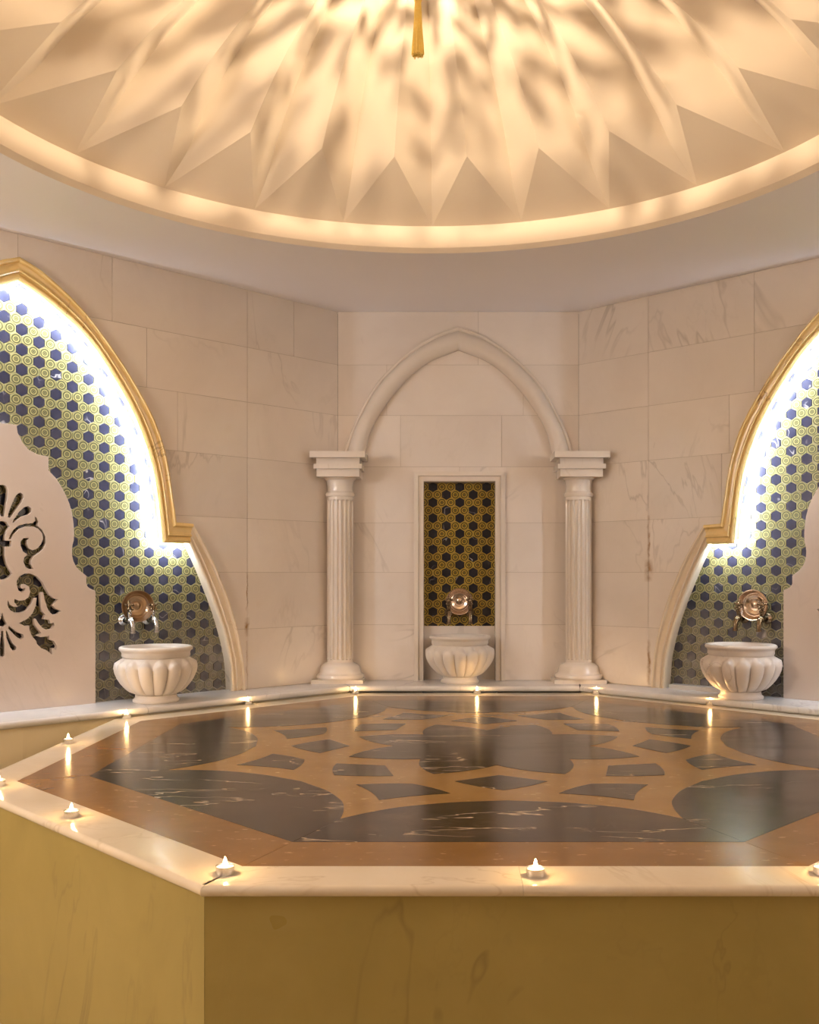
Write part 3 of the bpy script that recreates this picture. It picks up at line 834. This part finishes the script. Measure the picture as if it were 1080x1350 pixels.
# ------------------------------------------------------------------ pierced marble screens
HOLES = {
'petal_top': ('sym', [(0.0, 1.6213), (0.0107, 1.6191), (0.0187, 1.6119), (0.0225, 1.5978), (0.0206, 1.5688), (0.0131, 1.5253), (0.0065, 1.4866)]),
'petal2': ('pair', [(0.0225, 1.4849), (0.0262, 1.5043), (0.0366, 1.5336), (0.0508, 1.5657), (0.0603, 1.5831), (0.0746, 1.5922), (0.0866, 1.5847), (0.089, 1.5702), (0.0794, 1.5479), (0.0603, 1.5227), (0.0319, 1.4805)]),
'petal3': ('pair', [(0.0413, 1.464), (0.0461, 1.4714), (0.0698, 1.5086), (0.0914, 1.5291), (0.1083, 1.5357), (0.1228, 1.5257), (0.1228, 1.511), (0.1083, 1.4982), (0.0794, 1.4897), (0.0484, 1.4628)]),
'tulip': ('sym', [(0.0, 1.4672), (0.0178, 1.4616), (0.0309, 1.4434), (0.0187, 1.4271), (0.0112, 1.4053), (0.0098, 1.3837), (0.038, 1.3829), (0.038, 1.3588), (0.0098, 1.3583), (0.0093, 1.319), (0.0178, 1.2831), (0.0295, 1.2615), (0.0423, 1.2423), (0.0272, 1.2269), (0.0131, 1.2193), (0.0, 1.2164)]),
'scroll': ('pair', [(0.0262, 1.3900), (0.0319, 1.4059), (0.0461, 1.4304), (0.0698, 1.4505), (0.0986, 1.4588), (0.1277, 1.4624), (0.1399, 1.4726), (0.1375, 1.4897), (0.1472, 1.4852), (0.1531, 1.4682), (0.1497, 1.4509), (0.1694, 1.4344), (0.1842, 1.4052), (0.1857, 1.3756), (0.1743, 1.3507), (0.1522, 1.3307), (0.1326, 1.3182), (0.1219, 1.3024), (0.1204, 1.2838), (0.1336, 1.2643), (0.1131, 1.2618), (0.0962, 1.2739), (0.089, 1.2933), (0.0924, 1.3128), (0.1059, 1.3251), (0.0866, 1.3385), (0.077, 1.3625), (0.077, 1.3829), (0.089, 1.3953), (0.1131, 1.3969), (0.1049, 1.386), (0.1035, 1.3714), (0.1122, 1.352), (0.1287, 1.344), (0.1472, 1.3517), (0.1644, 1.3702), (0.1743, 1.3951), (0.1694, 1.4196), (0.1522, 1.4387), (0.1326, 1.4469), (0.0986, 1.4467), (0.0698, 1.436), (0.0461, 1.4111), (0.0352, 1.3895)]),
'leaf': ('pair', [(0.0603, 1.1964), (0.0603, 1.2109), (0.0722, 1.2302), (0.0938, 1.2423), (0.118, 1.2433), (0.1472, 1.2301), (0.1719, 1.2054), (0.1867, 1.1757), (0.2016, 1.1508), (0.2217, 1.1331), (0.2408, 1.1278), (0.2141, 1.102), (0.2317, 1.0857), (0.2545, 1.0761), (0.2368, 1.0631), (0.2166, 1.0612), (0.2016, 1.0741), (0.1917, 1.0941), (0.1817, 1.1264), (0.1743, 1.161), (0.1644, 1.1612), (0.163, 1.1366), (0.1644, 1.0972), (0.1694, 1.0774), (0.1842, 1.0622), (0.1768, 1.0427), (0.1967, 1.0396), (0.2041, 1.0368), (0.2066, 1.0219), (0.2217, 1.0263), (0.2242, 1.0138), (0.2141, 0.9993), (0.1917, 0.9953), (0.1719, 1.0034), (0.1546, 1.0238), (0.1414, 1.0463), (0.1336, 1.0441), (0.1375, 1.0195), (0.1522, 0.9993), (0.1669, 0.9815), (0.1423, 0.9727), (0.162, 0.9645), (0.1867, 0.9658), (0.2016, 0.9691), (0.2016, 0.9528), (0.2217, 0.9444), (0.2358, 0.9213), (0.2317, 0.9026), (0.2207, 0.9146), (0.2126, 0.9126), (0.2141, 0.8852), (0.1917, 0.9038), (0.1669, 0.9151), (0.1472, 0.9357), (0.1448, 0.9481), (0.1253, 0.9711), (0.1156, 0.9959), (0.1122, 1.018), (0.0914, 1.0163), (0.0708, 1.0292), (0.1035, 1.0451), (0.1277, 1.0687), (0.1423, 1.1026), (0.1463, 1.1369), (0.1326, 1.1371), (0.1228, 1.108), (0.1035, 1.084), (0.0794, 1.075), (0.0508, 1.0748), (0.0319, 1.0859), (0.0215, 1.1054), (0.0225, 1.127), (0.0319, 1.11), (0.0461, 1.1), (0.0651, 1.0996), (0.0499, 1.1192), (0.0508, 1.1337), (0.0698, 1.1246), (0.0938, 1.1281), (0.1107, 1.1399), (0.118, 1.1618), (0.1131, 1.1838), (0.0962, 1.1961), (0.0794, 1.1962), (0.0746, 1.1841), (0.0842, 1.1768), (0.0962, 1.1815), (0.0938, 1.1694), (0.0818, 1.1622), (0.0675, 1.1697)]),
'heart': ('sym', [(0.0, 1.0772), (0.0075, 1.0482), (0.0187, 1.0286), (0.0103, 1.0203), (0.0, 1.0159)]),
'petal_bot': ('sym', [(0.0, 0.9982), (0.0047, 0.9971), (0.0100, 0.933), (0.0098, 0.8995), (0.0065, 0.8901), (0.0, 0.8877)]),
'petal5': ('pair', [(0.0142, 1.0025), (0.0188, 0.9951), (0.0413, 0.9459), (0.0603, 0.9256), (0.0556, 0.9138), (0.0437, 0.912), (0.0319, 0.9271), (0.0164, 0.9712)]),
'petal6': ('pair', [(0.0272, 1.0187), (0.0342, 1.0136), (0.0603, 0.9909), (0.0866, 0.9801), (0.09, 0.9678), (0.0794, 0.9586), (0.0603, 0.9691), (0.0248, 1.0068)]),
}
OUTLINE = [(0.0596, 1.8828), (0.064, 1.850), (0.084, 1.810), (0.1114, 1.7798), (0.150, 1.763), (0.1977, 1.7575), (0.1977, 1.6974), (0.228, 1.668), (0.252, 1.6342), (0.276, 1.593), (0.2933, 1.552), (0.3050, 1.510), (0.3107, 1.4679), (0.3130, 1.430), (0.3125, 1.3931), (0.3060, 1.369), (0.3037, 1.3487), (0.3050, 1.322), (0.3107, 1.2978), (0.3220, 1.275), (0.3388, 1.2571), (0.3706, 1.2331), (0.3706, 1.1954), (0.377, 1.183), (0.3885, 1.1746), (0.4136, 1.1639)]
def make_screen(W, c, label, side):
    o = empty('pierced_marble_screen', W.p(c, 0.05, ZB))
    right = OUTLINE + [(0.4136, ZB)]
    outer = [(-x, z) for x, z in reversed(right)] + right
    outer = list(reversed(outer))
    holes = []
    for kind, pts in HOLES.values():
        if kind == 'sym':
            h = pts + [(-x, z) for x, z in reversed(pts) if x > 1e-6]; holes.append(h)
        else:
            holes.append(pts); holes.append([(-x, z) for x, z in reversed(pts)])
    m = MB(); m.prism(outer, holes, lambda u, v, h: W.p(c + u, h, v) - Vector(o.location), 0.030, 0.056)
    bpy.data.objects.remove(o)
    s = m.build('pierced_marble_screen', M['screen'], None, loc=W.p(c, 0.05, ZB))
    bv = s.modifiers.new('soft_edge', 'BEVEL'); bv.width = 0.0022; bv.segments = 2; bv.limit_method = 'ANGLE'; bv.angle_limit = radians(50)
    tag(s, label, 'screen', 'pierced marble screens')
make_screen(WL, SCR_L, 'scalloped marble screen pierced with large floral scrolls and leaves', -1)
make_screen(WR, SCR_R, 'scalloped marble screen with only one pierced leaf tip showing at photo edge', 1)

# ------------------------------------------------------------------ basins
BOWL = [(0.100, 0.0), (0.104, 0.004), (0.104, 0.012), (0.097, 0.018), (0.093, 0.024), (0.093, 0.033), (0.096, 0.036), (0.112, 0.048), (0.132, 0.066), (0.151, 0.088), (0.166, 0.112), (0.176, 0.136), (0.180, 0.158),
        (0.179, 0.172), (0.175, 0.185), (0.167, 0.197), (0.159, 0.206), (0.154, 0.214), (0.153, 0.228), (0.157, 0.236), (0.164, 0.240), (0.166, 0.247), (0.163, 0.254), (0.157, 0.257), (0.148, 0.256), (0.141, 0.248), (0.139, 0.22), (0.132, 0.16), (0.105, 0.10), (0.06, 0.075), (0.002, 0.072)]
def lobes(r, z, a):
    if z < 0.034 or z > 0.206 or r < 0.09: return r
    u = abs(sin(a*8))
    top = 0.204 - 0.050*(1 - u**0.6)
    f = max(0.0, min(1.0, (top - z)/0.020))*min(1.0, (z - 0.030)/0.02)
    return r - 0.012 + 0.020*f*(u**0.5)
def make_basin(loc, rz, mat, label):
    fine = []
    for (r0, z0), (r1, z1) in zip(BOWL, BOWL[1:]):
        n = 3 if 0.036 <= z0 and z1 <= 0.206 and z1 > z0 and r0 > 0.09 else 1
        for k in range(n): fine.append((r0 + (r1-r0)*k/n, z0 + (z1-z0)*k/n))
    fine.append(BOWL[-1])
    t = empty('marble_basin', loc, rz); tag(t, label, 'basin', 'lobed marble wash basins')
    i0 = [i for i, q in enumerate(fine) if q[1] >= 0.033][0]
    MB().lathe([(0.0, 0.0)] + fine[:i0+1] + [(0.0, 0.033)], 64).build('foot', M[mat], t, smooth=40)
    i1 = [i for i, q in enumerate(fine) if q[1] >= 0.214][0]
    MB().lathe(fine[i0:i1+1], 16*14, mod=lobes).build('lobed_belly', M[mat], t, smooth=50)
    MB().lathe([(fine[i1][0]-0.004, fine[i1][1]-0.006)] + fine[i1:], 96).build('rim', M[mat], t, smooth=50)
    return t
p = WL.p(1.162, -0.110, ZB); BAS_L = p
make_basin(p, 0.2, 'bowl', 'white lobed marble basin next to the carved floral screen')
p = WR.p(1.015, -0.110, ZB)
make_basin(p, 0.35, 'bowl_veined', 'grey-veined lobed marble basin under the brightest niche lighting')
make_basin(((606.5 - 583)*5.29/FPX, 5.288, ZB), pi/16, 'bowl', 'lobed marble basin under gold and navy tiles between the columns')

# ------------------------------------------------------------------ taps and hanging metal bowls
def make_tap(W, s, z, label, mat):
    t = empty('water_tap', W.p(s, TILE_DEP - 0.006, z), W.rz()); tag(t, label, 'tap', 'wall taps above the basins'); t.scale = (1.3, 1.3, 1.3)
    rx = Matrix.Rotation(pi/2, 4, 'X')           # lathe axis z -> -y (towards the room)
    MB().lathe([(0.0, -0.001), (0.019, -0.001), (0.020, 0.004), (0.016, 0.009), (0.011, 0.012), (0.009, 0.016)], 24, rx).build('flange', mat, t, smooth=40)
    MB().lathe([(0.008, 0.010), (0.008, 0.026), (0.011, 0.030), (0.0125, 0.042), (0.013, 0.056), (0.011, 0.064), (0.006, 0.068), (0.0, 0.069)], 20, rx).build('valve_body', mat, t, smooth=40)
    MB().tube([(0, -0.052, 0.002), (0, -0.064, -0.004), (0, -0.071, -0.014), (0, -0.073, -0.028), (0, -0.073, -0.040)], [0.010, 0.0105, 0.0095, 0.0085, 0.0085], 14).build('spout', mat, t, smooth=50)
    MB().lathe([(0.0085, -0.046), (0.0105, -0.045), (0.0105, -0.038), (0.0085, -0.037)], 16, Matrix.Translation((0, -0.073, 0))).build('spout_ring', mat, t, smooth=40)
    h = MB().lathe([(0.007, 0.008), (0.007, 0.022), (0.0095, 0.026), (0.0095, 0.031), (0.005, 0.035), (0.005, 0.044)], 16, Matrix.Translation((0, -0.049, 0))).build('stem', mat, t, smooth=40)
    k = MB()
    c = Vector((0, -0.049, 0.052))
    k.lathe([(0.0, -0.010), (0.007, -0.008), (0.0095, 0.0), (0.007, 0.008), (0.0, 0.011)], 14, Matrix.Translation(c))
    for a in range(5):
        d = Vector((cos(a*2*pi/5 + 0.3), 0.5*sin(a*2*pi/5 + 0.3), sin(a*2*pi/5 + 0.3)))
        k.tube([c + d*0.006, c + d*0.012, c + d*0.016, c + d*0.019], [0.003, 0.0042, 0.0050, 0.0025], 8)
    k.build('handle', M['bronze'], t, smooth=60)
def make_dish(W, s, z, mat, label, tilt=0.0, turn=0.0, dep=0.0):
    t = empty('metal_bowl', W.p(s, TILE_DEP - 0.0065 - dep, z), W.rz()); tag(t, label, 'bowl', 'metal wash bowls hung on the taps')
    t.rotation_euler = (tilt, 0, W.rz() + turn)
    rx = Matrix.Rotation(pi/2, 4, 'X')
    pr = [(0.0, 0.000), (0.030, 0.000), (0.046, 0.004), (0.060, 0.014), (0.069, 0.028), (0.0735, 0.037), (0.0755, 0.0385), (0.075, 0.0405), (0.071, 0.040), (0.066, 0.031), (0.0565, 0.017), (0.054, 0.0168), (0.046, 0.009), (0.0445, 0.0095), (0.032, 0.0045), (0.030, 0.006), (0.020, 0.0035), (0.0185, 0.0065), (0.014, 0.010), (0.008, 0.012), (0.0, 0.0125)]
    i = 8
    MB().lathe(pr[:i] , 56, rx).build('shell', mat, t, smooth=40)
    MB().lathe(pr[i-1:17], 56, rx).build('inner_rings', mat, t, smooth=25)
    MB().lathe(pr[16:], 40, rx).build('centre_boss', mat, t, smooth=40)
bz = 1.024
make_tap(WB, 0.0375, bz, 'bronze tap over the middle basin, on the floral screen side of its bowl', M['bronze'])
make_tap(WB, 0.1555, bz, 'bronze tap over the middle basin, on the veined basin side of its bowl', M['bronze'])
make_dish(WB, 0.0965, 1.090, M['copper'], 'round silvered copper bowl hung on navy and gold tiles between the columns', 0.04)
make_tap(WL, 1.234, bz, 'chrome tap with visible wall flange nearest the carved floral screen', M['chrome'])
make_tap(WL, 1.114, bz, 'chrome tap over the white basin, farther from the carved screen', M['chrome'])
make_dish(WL, 1.176, 1.092, M['copper_dark'], 'aged dark copper bowl hung above the white basin by the floral screen', 0.06, -0.28, 0.016)
make_tap(WR, 0.945, bz, 'dark tap over the grey-veined basin, nearest the arch foot', M['bronze'])
make_tap(WR, 1.065, bz, 'dark tap over the grey-veined basin, nearest the scalloped screen', M['bronze'])
make_dish(WR, 1.006, 1.092, M['copper'], 'shiny silvered bowl hung above the grey-veined basin', 0.04, 0.12, 0.008)

# ------------------------------------------------------------------ tea lights
cup_me = MB().lathe([(0.0, 0.0), (0.0185, 0.0), (0.0190, 0.0015), (0.0190, 0.0160), (0.0196, 0.0166), (0.0190, 0.0170), (0.0182, 0.0160), (0.0182, 0.0125)], 28).mesh('cup', M['alu'], 40)
wax_me = MB().lathe([(0.0182, 0.0120), (0.0178, 0.0138), (0.012, 0.0130), (0.004, 0.0126), (0.0, 0.0128)], 24).mesh('wax', M['wax'], 40)
wick_me = MB().tube([(0, 0, 0.0120), (0.0004, 0, 0.016), (0.0012, 0, 0.0195)], 0.0007, 6).mesh('wick', M['wick'])
fl_me = MB().lathe([(0.0, 0.0165), (0.0022, 0.0180), (0.0036, 0.0208), (0.0040, 0.0236), (0.0034, 0.0272), (0.0021, 0.0310), (0.0009, 0.0340), (0.0, 0.0356)], 14).mesh('flame', M['flame'], 60)
CANDLES = [(-0.449, 2.017, 'lit tea light at front corner of the platform by the yellow side panel'), (0.192, 2.002, 'lit tea light in the middle of the front platform edge over a coping joint'),
           (-0.947, 2.490, 'lit tea light on slanting front edge beside a pale light reflection'), (-1.371, 3.573, 'lit tea light halfway along the side edge facing the open gap'),
           (-1.362, 4.205, 'lit tea light where platform side edge meets bench, under white basin'), (-0.927, 4.650, 'lit tea light on back slanting edge between white basin and column'),
           (-0.45, 5.065, 'lit tea light below the column on the floral screen side'), (0.182, 5.065, 'lit tea light in front of the middle basin'),
           (0.800, 5.050, 'lit tea light below the column on the veined basin side'), (1.268, 4.612, 'lit tea light beneath the grey-veined basin'),
           (-1.300, 2.856, 'lit tea light at outer platform corner cut by the photo edge, beside floral screen'), (0.786, 2.012, 'lit tea light at front platform corner cut by the far photo edge')]
for x, y, lb in CANDLES:
    t = empty('tea_light', (x, y, ZS + 0.0003), random.uniform(0, 6)); tag(t, lb, 'candle', 'tea lights around the platform rim')
    link('cup', cup_me, t); link('wax', wax_me, t); link('wick', wick_me, t); link('flame', fl_me, t)
    ld = bpy.data.lights.new('flame_light', 'POINT'); ld.energy = P_CANDLE; ld.color = CANDLE_RGB; ld.shadow_soft_size = 0.006
    lo = bpy.data.objects.new('flame_light', ld); COL.objects.link(lo); lo.parent = t; lo.location = (0, 0, 0.045)

# ------------------------------------------------------------------ pierced lamp and tassel under the dome
LZ = 3.13
lamp = empty('pierced_lamp', (DX, DY, LZ)); tag(lamp, 'pierced brass hanging lamp under the dome holding the gold tassel', 'lamp')
m = MB(); NL, NA = 60, 300; RL = 0.125
EL0, EL1 = radians(-14.5), radians(40)
def lp(i, j):
    el = EL0 + (EL1 - EL0)*i/NL; a = 2*pi*j/NA
    return Vector((RL*cos(el)*cos(a), RL*cos(el)*sin(a), RL*sin(el)))
vs = [lp(i, j) for i in range(NL+1) for j in range(NA)]
fs = []
for i in range(NL):
    for j in range(NA):
        a = 2*pi*(j + .5)/NA; el = EL0 + (EL1 - EL0)*(i + .5)/NL
        d = Vector((cos(a)*12.0, sin(a)*12.0, el*13.0))
        thr = -0.22 + 0.30*max(0.0, min(1.0, (math.degrees(el) + 9)/22))
        hole = noise.noise(d*1.1) + 0.6*noise.noise(d*2.3 + Vector((7, 3, 1))) > thr
        if math.degrees(el) < -11.5: hole = noise.noise(d*1.1) + 0.5*noise.noise(d*2.3 + Vector((7, 3, 1))) > -0.30
        if math.degrees(el) > 24: hole = False
        if i == NL-1: hole = False
        if not hole: fs.append((i*NA + j, i*NA + (j+1) % NA, (i+1)*NA + (j+1) % NA, (i+1)*NA + j))
m.add(vs, fs)
m.build('pierced_shade', M['brass'], lamp)
MB().lathe([(0.0, -0.105), (0.05, -0.098), (0.09, -0.078), (0.115, -0.052), (RL*cos(EL0) + 0.001, RL*sin(EL0))], 64).build('light_block_cup', M['brass'], lamp, smooth=40)  # solid cup added to keep the bulb's light off the walls
MB().lathe([(RL*cos(EL1), RL*sin(EL1)), (0.07, 0.104), (0.03, 0.12), (0.022, 0.125), (0.018, 0.14), (0.006, 0.15), (0.005, 0.245)], 20).build('stem', M['brass'], lamp, smooth=40)
ld = bpy.data.lights.new('bulb', 'POINT'); ld.energy = P_DOME; ld.color = DOME_RGB; ld.shadow_soft_size = 0.0042
lo = bpy.data.objects.new('bulb', ld); COL.objects.link(lo); lo.parent = lamp
TZ = 2.764
tas = empty('tassel', (DX - 0.016, DY, TZ)); tag(tas, 'golden silk tassel hanging from the lamp under the dome', 'tassel')
m = MB()
for k in range(110):
    a = k*2.399963; r = sqrt((k + .5)/110)
    j = random.uniform(-0.005, 0.004)
    rb, rm, rt = 0.0185*r, 0.0125*r, 0.0085*r
    pts = [(rb*cos(a), rb*sin(a), 0.004*(1-r) + j + 0.004), (rb*0.93*cos(a), rb*0.93*sin(a), 0.03), (rm*cos(a+.05), rm*sin(a+.05), 0.085), (rt*cos(a), rt*sin(a), 0.170)]
    m.tube(pts, [0.0016, 0.0015, 0.0012, 0.0009], 5)
m.build('fringe', M['tassel'], tas)
MB().lathe([(0.0, 0.160), (0.011, 0.163), (0.013, 0.172), (0.010, 0.182), (0.008, 0.186), (0.012, 0.196), (0.008, 0.208), (0.002, 0.212), (0.002, LZ - 0.104 - TZ)], 20).build('knot', M['tassel'], tas, smooth=50)

# ------------------------------------------------------------------ added globe lamps, out of view, as warm fill light
def fill_lamp(x, y, z, rz, mat, label):
    t = empty('fill_globe_lamp', (x, y, z), rz); tag(t, label, 'lamp', 'added globe fill lamps')
    rx = Matrix.Rotation(pi/2, 4, 'X')
    MB().lathe([(0.0, 0.0), (0.06, 0.0), (0.06, 0.012), (0.04, 0.02), (0.0, 0.022)], 32, rx).build('wall_plate', M['brass'], t, smooth=40)
    MB().tube([(0, -0.015, 0), (0, -0.10, -0.03), (0, -0.21, 0.0), (0, -0.23, 0.05)], 0.008, 10).build('arm', M['brass'], t, smooth=50)
    g = MB().lathe([(0.0, -0.2)] + [(0.2*cos(a), 0.2*sin(a)) for a in [radians(-75 + 15*k) for k in range(11)]] + [(0.0, 0.2)], 24, Matrix.Translation((0, -0.23, 0.245))).build('globe', mat, t, smooth=60)
fill_lamp(END_L[0] + 0.002, 1.55, 1.75, -pi/2*-1, M['globe1'], 'added unseen globe fill lamp on the plain wall beyond the carved screen')
fill_lamp(END_R[0] - 0.002, 1.55, 1.75, -pi/2, M['globe2'], 'added unseen globe fill lamp on the plain wall beyond the veined basin')
